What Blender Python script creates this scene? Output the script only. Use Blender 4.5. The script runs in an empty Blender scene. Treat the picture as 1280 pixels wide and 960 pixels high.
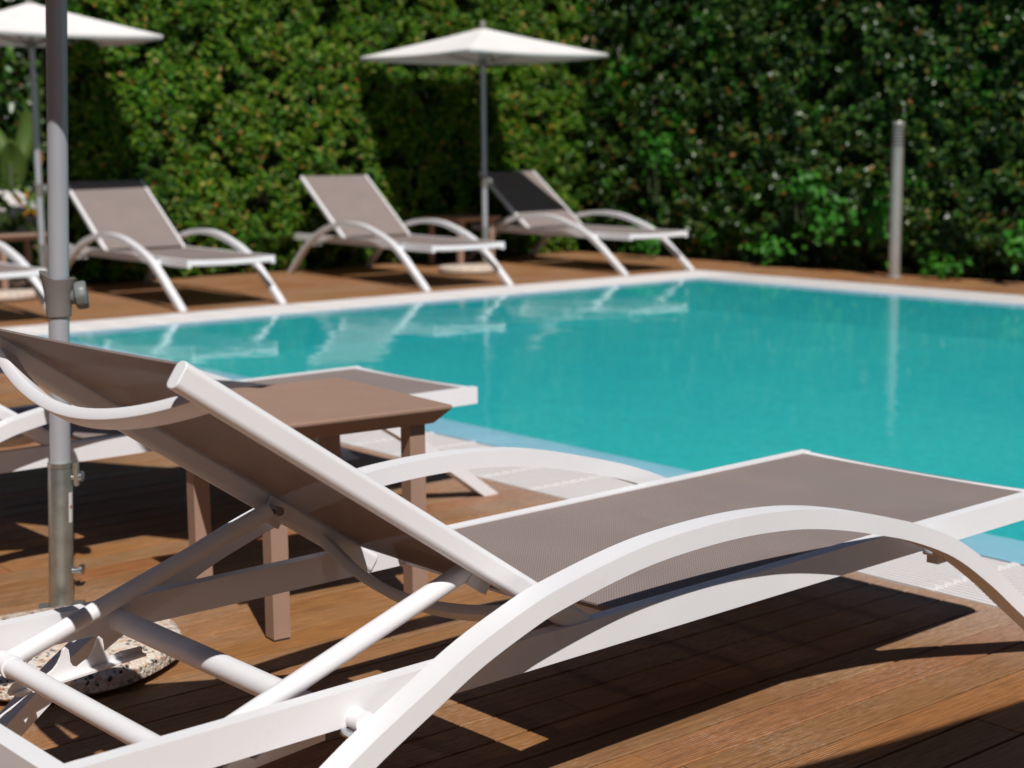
import bpy, bmesh, math, random
import numpy as np
from mathutils import Vector, Matrix, noise

random.seed(7)
rng = np.random.default_rng(11)
SC = bpy.context.scene
COL = SC.collection
PI = math.pi

# ------------------------------------------------------------------ helpers
class NT:
    """tiny wrapper for building node trees"""
    def __init__(s, mat):
        s.t = mat.node_tree; s.n = s.t.nodes; s.l = s.t.links
    def add(s, kind, **kw):
        nd = s.n.new(kind)
        for k, v in kw.items():
            if k.startswith('i_'):
                nd.inputs[k[2:].replace('_', ' ')].default_value = v
            else:
                setattr(nd, k, v)
        return nd
    def link(s, a, ao, b, bi):
        s.l.new(a.outputs[ao], b.inputs[bi])

def new_mat(name):
    m = bpy.data.materials.new(name); m.use_nodes = True
    nt = NT(m)
    b = nt.n['Principled BSDF']
    return m, nt, b

def ramp(nt, stops, interp='LINEAR'):
    r = nt.add('ShaderNodeValToRGB'); cr = r.color_ramp; cr.interpolation = interp
    while len(cr.elements) < len(stops): cr.elements.new(0.5)
    for e, (p, c) in zip(cr.elements, stops):
        e.position = p; e.color = (*c, 1)
    return r

def coords(nt, scale=(1, 1, 1), out='Object'):
    tc = nt.add('ShaderNodeTexCoord'); mp = nt.add('ShaderNodeMapping')
    mp.inputs['Scale'].default_value = scale
    nt.link(tc, out, mp, 'Vector'); return mp

def bump(nt, b, src, out, strength, dist):
    bp = nt.add('ShaderNodeBump'); bp.inputs['Strength'].default_value = strength
    bp.inputs['Distance'].default_value = dist
    nt.link(src, out, bp, 'Height'); nt.link(bp, 'Normal', b, 'Normal'); return bp

def mixc(nt, a, b, fac, blend='MIX'):
    """a,b,fac: (node,out) or value"""
    m = nt.add('ShaderNodeMix', data_type='RGBA', blend_type=blend)
    for v, i in ((a, 6), (b, 7), (fac, 0)):
        if isinstance(v, tuple) and isinstance(v[0], bpy.types.Node): nt.l.new(v[0].outputs[v[1]], m.inputs[i])
        elif i == 0: m.inputs[0].default_value = v
        else: m.inputs[i].default_value = (*v, 1)
    return (m, 2)

def paint_mat(name, col, rough=.42, var=.05, metal=0.0, spec=.5, bumpd=.0004, bscale=900, dirt=None, dscale=6):
    m, nt, b = new_mat(name)
    mp = coords(nt)
    n1 = nt.add('ShaderNodeTexNoise'); n1.inputs['Scale'].default_value = dscale; n1.inputs['Detail'].default_value = 6
    nt.link(mp, 'Vector', n1, 'Vector')
    lo = tuple(c*(1-var) for c in col); hi = tuple(min(1, c*(1+var)) for c in col)
    r = ramp(nt, [(.3, lo), (.7, hi)]); nt.link(n1, 'Fac', r, 'Fac')
    src = (r, 'Color')
    if dirt:
        n2 = nt.add('ShaderNodeTexNoise'); n2.inputs['Scale'].default_value = dscale*4; n2.inputs['Detail'].default_value = 8
        n2.inputs['Roughness'].default_value = .7
        nt.link(mp, 'Vector', n2, 'Vector')
        r2 = ramp(nt, [(.60, (0, 0, 0)), (.78, (.55, .55, .55))]); nt.link(n2, 'Fac', r2, 'Fac')
        src = mixc(nt, src, dirt, (r2, 'Color'))
    nt.l.new(src[0].outputs[src[1]], b.inputs['Base Color'])
    b.inputs['Roughness'].default_value = rough; b.inputs['Metallic'].default_value = metal
    b.inputs['Specular IOR Level'].default_value = spec
    n3 = nt.add('ShaderNodeTexNoise'); n3.inputs['Scale'].default_value = bscale; nt.link(mp, 'Vector', n3, 'Vector')
    bump(nt, b, n3, 'Fac', .35, bumpd)
    return m

# ------------------------------------------------------------------ materials
M_WHITE = paint_mat('white powder coat', (.735, .733, .752), rough=.48, var=.03, dirt=(.62, .58, .54), dscale=4)
M_TAUPE = paint_mat('taupe powder coat', (.325, .205, .152), rough=.50, var=.05, dirt=(.42, .33, .28), dscale=7)
M_ALU = paint_mat('brushed aluminium', (.45, .47, .51), rough=.34, var=.05, metal=.35, bscale=300)
M_GALV = paint_mat('galvanised steel', (.44, .45, .41), rough=.34, var=.22, metal=.85, bscale=120, dscale=22)
M_ZINC = paint_mat('zinc screw', (.60, .63, .66), rough=.25, var=.1, metal=1.0)
M_GREYP = paint_mat('grey plastic', (.17, .155, .145), rough=.5, var=.06, bscale=500)
M_GREYK = paint_mat('dark grey plastic', (.14, .155, .150), rough=.42, var=.06, bscale=500)
M_DARK = paint_mat('black rubber', (.02, .02, .02), rough=.6)
M_STICK = paint_mat('paper sticker', (.72, .70, .70), rough=.5, var=.03)
M_RED = paint_mat('red print', (.45, .06, .05), rough=.5)
M_SOFFIT = paint_mat('dark louvre gap', (.05, .05, .05), rough=.6)
M_BOLLARD = paint_mat('satin bollard metal', (.42, .40, .37), rough=.42, var=.08, metal=.55, dscale=9)
M_GRATE = paint_mat('white pool grating plastic', (.74, .71, .70), rough=.5, var=.03, dirt=(.68, .64, .61), dscale=3)
M_CHANNEL = paint_mat('pale channel plaster', (.78, .76, .75), rough=.7, var=.06)
M_LEDGE = paint_mat('pale blue pool ledge tile', (.29, .49, .60), rough=.35, var=.05, dscale=5)
M_SOIL = paint_mat('brown soil', (.11, .065, .04), rough=.95, var=.35, bumpd=.02, bscale=30, dscale=9)

def sling_mat():
    m, nt, b = new_mat('taupe sling mesh')
    mp = coords(nt)
    ck = nt.add('ShaderNodeTexChecker'); ck.inputs['Scale'].default_value = 300
    ck.inputs['Color1'].default_value = (.325, .265, .248, 1); ck.inputs['Color2'].default_value = (.220, .180, .168, 1)
    nt.link(mp, 'Vector', ck, 'Vector')
    n = nt.add('ShaderNodeTexNoise'); n.inputs['Scale'].default_value = 5; n.inputs['Detail'].default_value = 5
    nt.link(mp, 'Vector', n, 'Vector')
    r = ramp(nt, [(.3, (.93, .93, .93)), (.7, (1.05, 1.04, 1.03))]); nt.link(n, 'Fac', r, 'Fac')
    c = mixc(nt, (ck, 'Color'), (r, 'Color'), 1.0, 'MULTIPLY')
    nt.l.new(c[0].outputs[c[1]], b.inputs['Base Color'])
    b.inputs['Roughness'].default_value = .7; b.inputs['Specular IOR Level'].default_value = .15
    bump(nt, b, ck, 'Fac', .5, .0008)
    tp = nt.add('ShaderNodeBsdfTransparent'); mx = nt.add('ShaderNodeMixShader'); mx.inputs[0].default_value = .13   # open weave
    nt.link(b, 'BSDF', mx, 1); nt.link(tp, 'BSDF', mx, 2); nt.link(mx, 'Shader', nt.n['Material Output'], 'Surface')
    return m
M_SLING = sling_mat()

def canopy_mat():
    m, nt, b = new_mat('off white canopy cloth')
    mp = coords(nt)
    n = nt.add('ShaderNodeTexNoise'); n.inputs['Scale'].default_value = 3; nt.link(mp, 'Vector', n, 'Vector')
    r = ramp(nt, [(.3, (.80, .775, .76)), (.7, (.86, .835, .82))]); nt.link(n, 'Fac', r, 'Fac')
    nt.link(r, 'Color', b, 'Base Color'); b.inputs['Roughness'].default_value = .85
    b.inputs['Specular IOR Level'].default_value = .1
    tr = nt.add('ShaderNodeBsdfTranslucent'); tr.inputs['Color'].default_value = (.62, .50, .44, 1)
    mx = nt.add('ShaderNodeMixShader'); mx.inputs[0].default_value = .16
    nt.link(b, 'BSDF', mx, 1); nt.link(tr, 'BSDF', mx, 2)
    nt.link(mx, 'Shader', nt.n['Material Output'], 'Surface')
    bump(nt, b, n, 'Fac', .2, .01)
    return m
M_CANOPY = canopy_mat()

def deck_mat():
    m, nt, b = new_mat('orange brown composite deck')
    geo = nt.add('ShaderNodeNewGeometry')
    mp = coords(nt, (1.3, 26, 26)); mp2 = coords(nt, (1, 1, 1)); mp3 = coords(nt, (1.7, 9, 1))
    # per board colour
    pr = ramp(nt, [(0, (.205, .102, .041)), (.2, (.262, .117, .037)), (.4, (.235, .130, .062)), (.6, (.285, .131, .042)), (.8, (.255, .102, .036)), (1, (.228, .122, .060))])
    nt.link(geo, 'Random Per Island', pr, 'Fac')
    # streaks along the board
    n = nt.add('ShaderNodeTexNoise'); n.inputs['Scale'].default_value = 3.2; n.inputs['Detail'].default_value = 8; n.inputs['Roughness'].default_value = .65
    nt.link(mp, 'Vector', n, 'Vector')
    r = ramp(nt, [(.25, (.58, .56, .54)), (.5, (1, 1, 1)), (.75, (1.32, 1.28, 1.22))]); nt.link(n, 'Fac', r, 'Fac')
    c = mixc(nt, (pr, 'Color'), (r, 'Color'), 1.0, 'MULTIPLY')
    # worn, sun bleached patches
    n2 = nt.add('ShaderNodeTexNoise'); n2.inputs['Scale'].default_value = 2.1; n2.inputs['Detail'].default_value = 5
    nt.link(mp2, 'Vector', n2, 'Vector')
    n3 = nt.add('ShaderNodeTexNoise'); n3.inputs['Scale'].default_value = 22; n3.inputs['Detail'].default_value = 9; n3.inputs['Roughness'].default_value = .75
    nt.link(mp3, 'Vector', n3, 'Vector')
    mul = nt.add('ShaderNodeMath', operation='MULTIPLY')
    ra = ramp(nt, [(.42, (0, 0, 0)), (.62, (1, 1, 1))]); nt.link(n2, 'Fac', ra, 'Fac')
    rb = ramp(nt, [(.46, (0, 0, 0)), (.68, (.75, .75, .75))]); nt.link(n3, 'Fac', rb, 'Fac')
    nt.link(ra, 'Color', mul, 0); nt.link(rb, 'Color', mul, 1)
    c = mixc(nt, c, (.46, .33, .25), (mul, 'Value'))
    # bleached margin by the pool grating (wear, splashed water salts)
    sep = nt.add('ShaderNodeSeparateXYZ'); nt.link(mp2, 'Vector', sep, 'Vector')
    mr = nt.add('ShaderNodeMapRange'); mr.inputs[1].default_value = 2.95; mr.inputs[2].default_value = 3.4; mr.inputs[3].default_value = 0; mr.inputs[4].default_value = .75
    nt.link(sep, 'X', mr, 0)
    mr2 = nt.add('ShaderNodeMapRange'); mr2.inputs[1].default_value = 3.4; mr2.inputs[2].default_value = 3.5; mr2.inputs[3].default_value = 1; mr2.inputs[4].default_value = 0
    nt.link(sep, 'X', mr2, 0)
    mm = nt.add('ShaderNodeMath', operation='MULTIPLY'); nt.link(mr, 0, mm, 0); nt.link(mr2, 0, mm, 1)
    mm2 = nt.add('ShaderNodeMath', operation='MULTIPLY'); nt.link(mm, 0, mm2, 0)
    rc = ramp(nt, [(.35, (.15, .15, .15)), (.65, (1, 1, 1))]); nt.link(n3, 'Fac', rc, 'Fac'); nt.link(rc, 'Color', mm2, 1)
    c = mixc(nt, c, (.45, .345, .295), (mm2, 'Value'))
    # dark specks
    n5 = nt.add('ShaderNodeTexNoise'); n5.inputs['Scale'].default_value = 160; n5.inputs['Detail'].default_value = 3
    mp5 = coords(nt, (.10, 1.1, 1)); nt.link(mp5, 'Vector', n5, 'Vector')
    rd = ramp(nt, [(.28, (.72, .70, .68)), (.46, (1, 1, 1)), (.70, (1.2, 1.2, 1.2))]); nt.link(n5, 'Fac', rd, 'Fac')
    c = mixc(nt, c, (rd, 'Color'), 1.0, 'MULTIPLY')
    nt.l.new(c[0].outputs[c[1]], b.inputs['Base Color'])
    b.inputs['Roughness'].default_value = .62; b.inputs['Specular IOR Level'].default_value = .35
    # fine reeding along the boards
    w = nt.add('ShaderNodeTexWave', wave_type='BANDS', bands_direction='Y'); w.inputs['Scale'].default_value = 46
    w.inputs['Distortion'].default_value = .15
    nt.link(mp2, 'Vector', w, 'Vector')
    n4 = nt.add('ShaderNodeMath', operation='ADD'); nt.link(n3, 'Fac', n4, 0)
    rw = nt.add('ShaderNodeMath', operation='MULTIPLY'); nt.link(w, 'Fac', rw, 0)
    gt = ramp(nt, [(.0, (.35, .35, .35)), (.55, (.35, .35, .35)), (.62, (1.6, 1.6, 1.6))]); nt.link(geo, 'Random Per Island', gt, 'Fac')
    nt.link(gt, 'Color', rw, 1); nt.link(rw, 0, n4, 1)
    bump(nt, b, n4, 'Value', .5, .0016)
    return m
M_DECK = deck_mat()

def stone_mat():
    m, nt, b = new_mat('pink terrazzo stone')
    mp = coords(nt)
    v = nt.add('ShaderNodeTexVoronoi'); v.inputs['Scale'].default_value = 102; v.inputs['Randomness'].default_value = 1
    nt.link(mp, 'Vector', v, 'Vector')
    sp = nt.add('ShaderNodeSeparateColor'); nt.link(v, 'Color', sp, 'Color')
    r = ramp(nt, [(0, (.03, .032, .034)), (.07, (.06, .06, .062)), (.11, (.62, .52, .42)), (.40, (.68, .60, .51)), (.58, (.56, .31, .20)), (.72, (.62, .40, .28)), (.80, (.70, .64, .57)), (.93, (.24, .23, .22))], 'CONSTANT')
    nt.link(sp, 'Red', r, 'Fac')
    v2 = nt.add('ShaderNodeTexVoronoi', feature='DISTANCE_TO_EDGE'); v2.inputs['Scale'].default_value = 102; nt.link(mp, 'Vector', v2, 'Vector')
    r2 = ramp(nt, [(.0, (1, 1, 1)), (.16, (0, 0, 0))]); nt.link(v2, 'Distance', r2, 'Fac')
    c = mixc(nt, (r, 'Color'), (.64, .55, .46), (r2, 'Color'))
    nt.l.new(c[0].outputs[c[1]], b.inputs['Base Color']); b.inputs['Roughness'].default_value = .75
    n = nt.add('ShaderNodeTexNoise'); n.inputs['Scale'].default_value = 130; nt.link(mp, 'Vector', n, 'Vector')
    bump(nt, b, n, 'Fac', .9, .008)
    return m
M_STONE = stone_mat()

def pool_tile_mat():
    m, nt, b = new_mat('teal pool mosaic')
    mp = coords(nt)
    n = nt.add('ShaderNodeTexNoise'); n.inputs['Scale'].default_value = .35; n.inputs['Detail'].default_value = 2
    nt.link(mp, 'Vector', n, 'Vector')
    r = ramp(nt, [(.3, (.029, .385, .412)), (.7, (.040, .425, .426))]); nt.link(n, 'Fac', r, 'Fac')
    br = nt.add('ShaderNodeTexVoronoi'); br.inputs['Scale'].default_value = 30; nt.link(mp, 'Vector', br, 'Vector')
    sp = nt.add('ShaderNodeSeparateColor'); nt.link(br, 'Color', sp, 'Color')
    r2 = ramp(nt, [(0, (.95, .95, .95)), (1, (1.05, 1.05, 1.05))]); nt.link(sp, 'Red', r2, 'Fac')
    c = mixc(nt, (r, 'Color'), (r2, 'Color'), 1.0, 'MULTIPLY')
    nt.l.new(c[0].outputs[c[1]], b.inputs['Base Color']); b.inputs['Roughness'].default_value = .6
    b.inputs['Specular IOR Level'].default_value = 0
    return m
M_TILE = pool_tile_mat()

def water_mat():
    m, nt, b = new_mat('clear pool water')
    nt.n.remove(b)
    mp = coords(nt, (1, 1, 1))
    n = nt.add('ShaderNodeTexNoise'); n.inputs['Scale'].default_value = 2.3; n.inputs['Detail'].default_value = 3; n.inputs['Roughness'].default_value = .5
    nt.link(mp, 'Vector', n, 'Vector')
    bp = nt.add('ShaderNodeBump'); bp.inputs['Strength'].default_value = .085; bp.inputs['Distance'].default_value = .05
    nt.link(n, 'Fac', bp, 'Height')
    fr = nt.add('ShaderNodeFresnel'); fr.inputs['IOR'].default_value = 1.17; nt.link(bp, 'Normal', fr, 'Normal')
    tr = nt.add('ShaderNodeBsdfTransparent'); tr.inputs['Color'].default_value = (.90, .975, .98, 1)
    gl = nt.add('ShaderNodeBsdfGlossy'); gl.inputs['Roughness'].default_value = .045; gl.inputs['Color'].default_value = (1, 1, 1, 1)
    nt.link(bp, 'Normal', gl, 'Normal')
    mx = nt.add('ShaderNodeMixShader'); nt.link(fr, 'Fac', mx, 0); nt.link(tr, 'BSDF', mx, 1); nt.link(gl, 'BSDF', mx, 2)
    nt.link(mx, 'Shader', nt.n['Material Output'], 'Surface')
    return m
M_WATER = water_mat()

def leaf_mat(name, stops, trans=.25, rough=.50, spec=.30, clump=None):
    m, nt, b = new_mat(name)
    g = nt.add('ShaderNodeNewGeometry')
    r = ramp(nt, stops); nt.link(g, 'Random Per Island', r, 'Fac')
    src = (r, 'Color')
    if clump:                                   # shoots of one branch share their colour: fresh, old and yellowing patches
        mp = coords(nt)
        n1 = nt.add('ShaderNodeTexNoise'); n1.inputs['Scale'].default_value = 2.6; n1.inputs['Detail'].default_value = 4; n1.inputs['Roughness'].default_value = .65
        nt.link(mp, 'Vector', n1, 'Vector')
        rc = ramp(nt, clump); nt.link(n1, 'Fac', rc, 'Fac')
        src = mixc(nt, src, (rc, 'Color'), 1.0, 'MULTIPLY')
    nt.l.new(src[0].outputs[src[1]], b.inputs['Base Color']); b.inputs['Roughness'].default_value = rough
    b.inputs['Specular IOR Level'].default_value = spec
    tl = nt.add('ShaderNodeBsdfTranslucent')
    c = mixc(nt, src, (1.3, 1.7, .5), 1.0, 'MULTIPLY'); nt.l.new(c[0].outputs[c[1]], tl.inputs['Color'])
    mx = nt.add('ShaderNodeMixShader'); mx.inputs[0].default_value = trans
    nt.link(b, 'BSDF', mx, 1); nt.link(tl, 'BSDF', mx, 2)
    nt.link(mx, 'Shader', nt.n['Material Output'], 'Surface')
    return m
HEDGE_STOPS = [(0, (.014, .050, .005)), (.22, (.028, .090, .007)), (.42, (.050, .130, .008)), (.60, (.090, .165, .010)), (.76, (.118, .188, .018)), (.86, (.180, .205, .036)), (.92, (.030, .165, .014)), (.965, (.36, .27, .12)), (.985, (.30, .125, .035)), (1, (.42, .14, .045))]
M_HEDGE = leaf_mat('hedge leaves', HEDGE_STOPS, trans=.32, spec=.20, clump=[(.30, (.50, .62, .55)), (.48, (1.08, 1.18, .8)), (.60, (1.30, 1.30, .9)), (.72, (.78, 1.45, .7))])
M_HEDGE_DK = leaf_mat('deep green hedge leaves', [(0, (.012, .042, .007)), (.3, (.022, .075, .010)), (.6, (.042, .108, .014)), (.80, (.080, .140, .022)), (.91, (.130, .150, .036)), (.955, (.035, .18, .016)), (.985, (.30, .12, .04)), (1, (.36, .12, .04))], trans=.22, rough=.36, spec=.55, clump=[(.28, (.26, .32, .26)), (.45, (.70, .78, .62)), (.56, (1.15, 1.05, .8)), (.64, (.8, 1.4, .7)), (.74, (1.0, 2.1, .8))])
M_IVY = leaf_mat('bright ivy leaves', [(0, (.030, .150, .016)), (.5, (.050, .235, .022)), (1, (.10, .29, .035))], trans=.4)
M_BROAD = leaf_mat('broad garden leaves', [(0, (.07, .14, .025)), (.5, (.12, .19, .04)), (1, (.18, .23, .07))], trans=.35)
M_FLOWER = leaf_mat('orange flower', [(0, (.60, .20, .02)), (.6, (.62, .30, .03)), (1, (.55, .08, .02))], trans=.3)
M_WHITEFL = leaf_mat('white flower', [(0, (.62, .58, .60)), (1, (.72, .66, .68))], trans=.2)
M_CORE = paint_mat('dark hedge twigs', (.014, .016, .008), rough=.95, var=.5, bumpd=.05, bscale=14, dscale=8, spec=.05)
M_STEM = paint_mat('plant stem', (.05, .075, .025), rough=.7, var=.2)

# ------------------------------------------------------------------ mesh helpers
def link(o, parent=None):
    COL.objects.link(o)
    if parent: o.parent = parent
    return o

def obj(name, bm, mat, parent=None, smooth=None, bevel=None, seg=2):
    if bevel:
        es = [e for e in bm.edges if len(e.link_faces) == 2 and e.calc_face_angle(0) > math.radians(38)]
        bmesh.ops.bevel(bm, geom=es, offset=bevel, segments=seg, profile=.6, affect='EDGES', clamp_overlap=True)
    me = bpy.data.meshes.new(name)
    bm.normal_update(); bm.to_mesh(me); bm.free()
    me.materials.append(mat)
    if smooth is not None:
        me.polygons.foreach_set('use_smooth', [True]*len(me.polygons))
        try: me.set_sharp_from_angle(angle=math.radians(smooth))
        except Exception: pass
    o = bpy.data.objects.new(name, me)
    if bevel and smooth is not None:
        wn = o.modifiers.new('weighted normals', 'WEIGHTED_NORMAL'); wn.keep_sharp = True; wn.weight = 100
    return link(o, parent)

def tag(o, label=None, cat=None, group=None, kind=None):
    if label: o['label'] = label
    if cat: o['category'] = cat
    if group: o['group'] = group
    if kind: o['kind'] = kind
    return o

def empty(name, loc, rz=0):
    o = bpy.data.objects.new(name, None); o.empty_display_size = .1
    o.location = loc; o.rotation_euler = (0, 0, rz); return link(o)

def copy_tree(o, parent=None):
    c = o.copy(); COL.objects.link(c); c.parent = parent
    for ch in list(o.children):
        copy_tree(ch, c)
    return c

def box(bm, x0, x1, y0, y1, z0, z1, mtx=None):
    vs = [bm.verts.new((x, y, z)) for x in (x0, x1) for y in (y0, y1) for z in (z0, z1)]
    if mtx is not None:
        for v in vs: v.co = mtx @ v.co
    f = [(0, 1, 3, 2), (4, 6, 7, 5), (0, 4, 5, 1), (2, 3, 7, 6), (0, 2, 6, 4), (1, 5, 7, 3)]
    for q in f: bm.faces.new([vs[i] for i in q])
    return vs

def sweep(bm, path, prof, up=Vector((0, 0, 1)), cap=True, frames=None):
    """sweep a closed profile [(a,b)] along path points; a along side, b along 'normal'"""
    path = [Vector(p) for p in path]; rings = []
    n = len(path)
    for i, p in enumerate(path):
        t = (path[min(i+1, n-1)] - path[max(i-1, 0)]).normalized()
        side = t.cross(up)
        if side.length < 1e-4: side = t.cross(Vector((1, 0, 0)))
        side.normalize(); nn = side.cross(t).normalized()
        sc = 1.0
        if 0 < i < n-1:
            a = (path[i]-path[i-1]).normalized().dot((path[i+1]-path[i]).normalized())
            sc = 1/max(.5, math.sqrt(max(0, (1+a)/2)))
        rings.append([bm.verts.new(p + side*a_ + nn*b_*sc) for a_, b_ in prof])
    m = len(prof)
    for i in range(n-1):
        for j in range(m):
            bm.faces.new([rings[i][j], rings[i][(j+1) % m], rings[i+1][(j+1) % m], rings[i+1][j]])
    if cap:
        bm.faces.new(rings[0][::-1]); bm.faces.new(rings[-1])
    bmesh.ops.recalc_face_normals(bm, faces=bm.faces[:])
    return rings

def circ(r, n=20, ry=None):
    ry = ry or r
    return [(r*math.cos(2*PI*i/n), ry*math.sin(2*PI*i/n)) for i in range(n)]

def rrect(w, h, r, k=4):
    pts = []
    for cx, cy, a0 in ((w/2-r, h/2-r, 0), (-w/2+r, h/2-r, 90), (-w/2+r, -h/2+r, 180), (w/2-r, -h/2+r, 270)):
        for i in range(k+1):
            a = math.radians(a0+90*i/k); pts.append((cx+r*math.cos(a), cy+r*math.sin(a)))
    return pts

def tube(bm, a, b, r, n=20):
    return sweep(bm, [a, b], circ(r, n), up=Vector((0.13, .07, 1)) if abs((Vector(b)-Vector(a)).normalized().z) < .95 else Vector((1, 0, 0)))

def lathe(bm, prof, n=24, c=(0, 0, 0)):
    rings = []
    for r, z in prof:
        rings.append([bm.verts.new((c[0]+r*math.cos(2*PI*i/n), c[1]+r*math.sin(2*PI*i/n), c[2]+z)) for i in range(n)])
    for k in range(len(rings)-1):
        for i in range(n):
            bm.faces.new([rings[k][i], rings[k][(i+1) % n], rings[k+1][(i+1) % n], rings[k+1][i]])
    bm.faces.new(rings[0][::-1]); bm.faces.new(rings[-1])
    bmesh.ops.recalc_face_normals(bm, faces=bm.faces[:])

def catmull(P, k=8):
    P = [Vector(p) for p in P]; out = []
    Q = [P[0]*2-P[1]] + P + [P[-1]*2-P[-2]]
    for i in range(1, len(Q)-2):
        for j in range(k):
            t = j/k
            out.append(.5*((2*Q[i]) + (-Q[i-1]+Q[i+1])*t + (2*Q[i-1]-5*Q[i]+4*Q[i+1]-Q[i+2])*t*t + (-Q[i-1]+3*Q[i]-3*Q[i+1]+Q[i+2])*t**3))
    out.append(P[-1]); return out

# ------------------------------------------------------------------ the setting
X_DECK, X_LEDGE, X_DEEP = 3.39, 3.800, 4.085       # near pool edge
Y_DECK, Y_LEDGE, Y_DEEP = 9.98, 9.42, 9.32         # left pool edge
XF_DECK, XF_LEDGE, XF_DEEP = 10.47, 9.90, 9.80    # far pool edge
Y_END = -5.0
YH, XH = 12.45, 11.30                               # hedge faces
WATER_Z = -.004

def deck_boards(name, x0, x1, y0, y1, pitch, phase):
    bm = bmesh.new(); r = random.Random(3)
    y = phase - math.ceil((phase-y0)/pitch)*pitch
    while y < y1-.002:
        a, b_ = max(y+.0032, y0), min(y+pitch-.0032, y1)
        if b_-a > .01:
            x = x0 - r.uniform(0, 2.2)
            while x < x1:
                L = r.choice([2.2, 2.2, 1.6])
                s, e = max(x+.001, x0), min(x+L-.001, x1)
                if e-s > .02:
                    z = r.uniform(-.0006, .0006)
                    # chamfered board
                    c = .0010
                    prof = [(a, -.03), (b_, -.03), (b_, z-c), (b_-c, z), (a+c, z), (a, z-c)]
                    v0 = [bm.verts.new((s, p[0], p[1])) for p in prof]; v1 = [bm.verts.new((e, p[0], p[1])) for p in prof]
                    for i in range(6): bm.faces.new([v0[i], v1[i], v1[(i+1) % 6], v0[(i+1) % 6]])
                    bm.faces.new(v0[::-1]); bm.faces.new(v1)
                x += L
        y += pitch
    bmesh.ops.recalc_face_normals(bm, faces=bm.faces[:])
    return tag(obj(name, bm, M_DECK), kind='structure')

PITCH = .1092
deck_boards('deck', -4.5, X_DECK, -4.5, 12.7, PITCH, 2.2082)
deck_boards('deck', X_DECK+.002, XF_DECK-.002, Y_DECK, 12.7, PITCH, 2.2082)
deck_boards('deck', XF_DECK, 11.75, -4.5, 12.7, PITCH, 2.2082)

bm = bmesh.new()                                     # dark joists / sub-base under the boards
for (a, b_, c_, d_) in ((-4.6, X_DECK, -4.6, 12.8), (X_DECK, XF_DECK, Y_DECK, 12.8), (XF_DECK, 11.8, -4.6, 12.8)):
    box(bm, a, b_, c_, d_, -.2, -.0335)
tag(obj('deck_base', bm, paint_mat('dark sub-base', (.012, .010, .008), rough=.95)), kind='structure')

bm = bmesh.new()                                     # ground to the horizon, with a hole for the pool
O = [(-300, -300), (300, -300), (300, 300), (-300, 300)]
I = [(3.0, -6), (10.7, -6), (10.7, 10.2), (3.0, 10.2)]
vo = [bm.verts.new((x, y, -.21)) for x, y in O]; vi = [bm.verts.new((x, y, -.21)) for x, y in I]
for i in range(4): bm.faces.new([vo[i], vo[(i+1) % 4], vi[(i+1) % 4], vi[i]])
bmesh.ops.recalc_face_normals(bm, faces=bm.faces[:])
tag(obj('ground', bm, M_SOIL), kind='structure')

# pool basin (apparent depth)
D = -.245
bm = bmesh.new()
q = lambda pts: bm.faces.new([bm.verts.new(p) for p in pts])
XF_FOOT = XF_DEEP-.14                                # far wall sloped to catch more sun, so its band looks lighter
q([(X_DEEP, Y_END, D), (XF_FOOT, Y_END, D), (XF_FOOT, Y_DEEP, D), (X_DEEP, Y_DEEP, D)])
q([(X_DEEP, Y_END, D), (X_DEEP, Y_DEEP, D), (X_DEEP, Y_DEEP, -.019), (X_DEEP, Y_END, -.019)])
q([(XF_DEEP, Y_END, -.019), (XF_DEEP, Y_DEEP, -.019), (XF_FOOT, Y_DEEP, D), (XF_FOOT, Y_END, D)])
q([(X_DEEP, Y_DEEP, D), (XF_FOOT, Y_DEEP, D), (XF_DEEP, Y_DEEP, -.019), (X_DEEP, Y_DEEP, -.019)])
q([(X_DEEP, Y_END, -.019), (XF_DEEP, Y_END, -.019), (XF_FOOT, Y_END, D), (X_DEEP, Y_END, D)])
tag(obj('pool_basin', bm, M_TILE), kind='structure')

# shallow overflow ledge round the basin, slightly sloping into the water
bm = bmesh.new()
def ring_face(o, i, zo, zi):
    O_ = [bm.verts.new((x, y, zo)) for x, y in o]; I_ = [bm.verts.new((x, y, zi)) for x, y in i]
    for k in range(3): bm.faces.new([O_[k], O_[k+1], I_[k+1], I_[k]])
U = lambda xa, xb, yb: [(xa, Y_END), (xa, yb), (xb, yb), (xb, Y_END)]
ring_face(U(X_LEDGE, XF_LEDGE, Y_LEDGE), U(X_LEDGE+.03, XF_LEDGE-.03, Y_LEDGE-.03), -.001, -.009)
ring_face(U(X_LEDGE+.03, XF_LEDGE-.03, Y_LEDGE-.03), U(X_DEEP-.012, XF_DEEP+.012, Y_DEEP+.012), -.009, -.014)
ring_face(U(X_DEEP-.012, XF_DEEP+.012, Y_DEEP+.012), U(X_DEEP, XF_DEEP, Y_DEEP), -.014, -.020)
bmesh.ops.recalc_face_normals(bm, faces=bm.faces[:])
for f in bm.faces:
    if f.normal.z < 0: f.normal_flip()
tag(obj('pool_ledge', bm, M_LEDGE, smooth=40), kind='structure')

bm = bmesh.new()
bm.faces.new([bm.verts.new(p) for p in ((X_LEDGE+.016, Y_END, WATER_Z), (XF_LEDGE-.016, Y_END, WATER_Z), (XF_LEDGE-.016, Y_LEDGE-.016, WATER_Z), (X_LEDGE+.016, Y_LEDGE-.016, WATER_Z))])
tag(obj('pool_water', bm, M_WATER), kind='structure')

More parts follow.
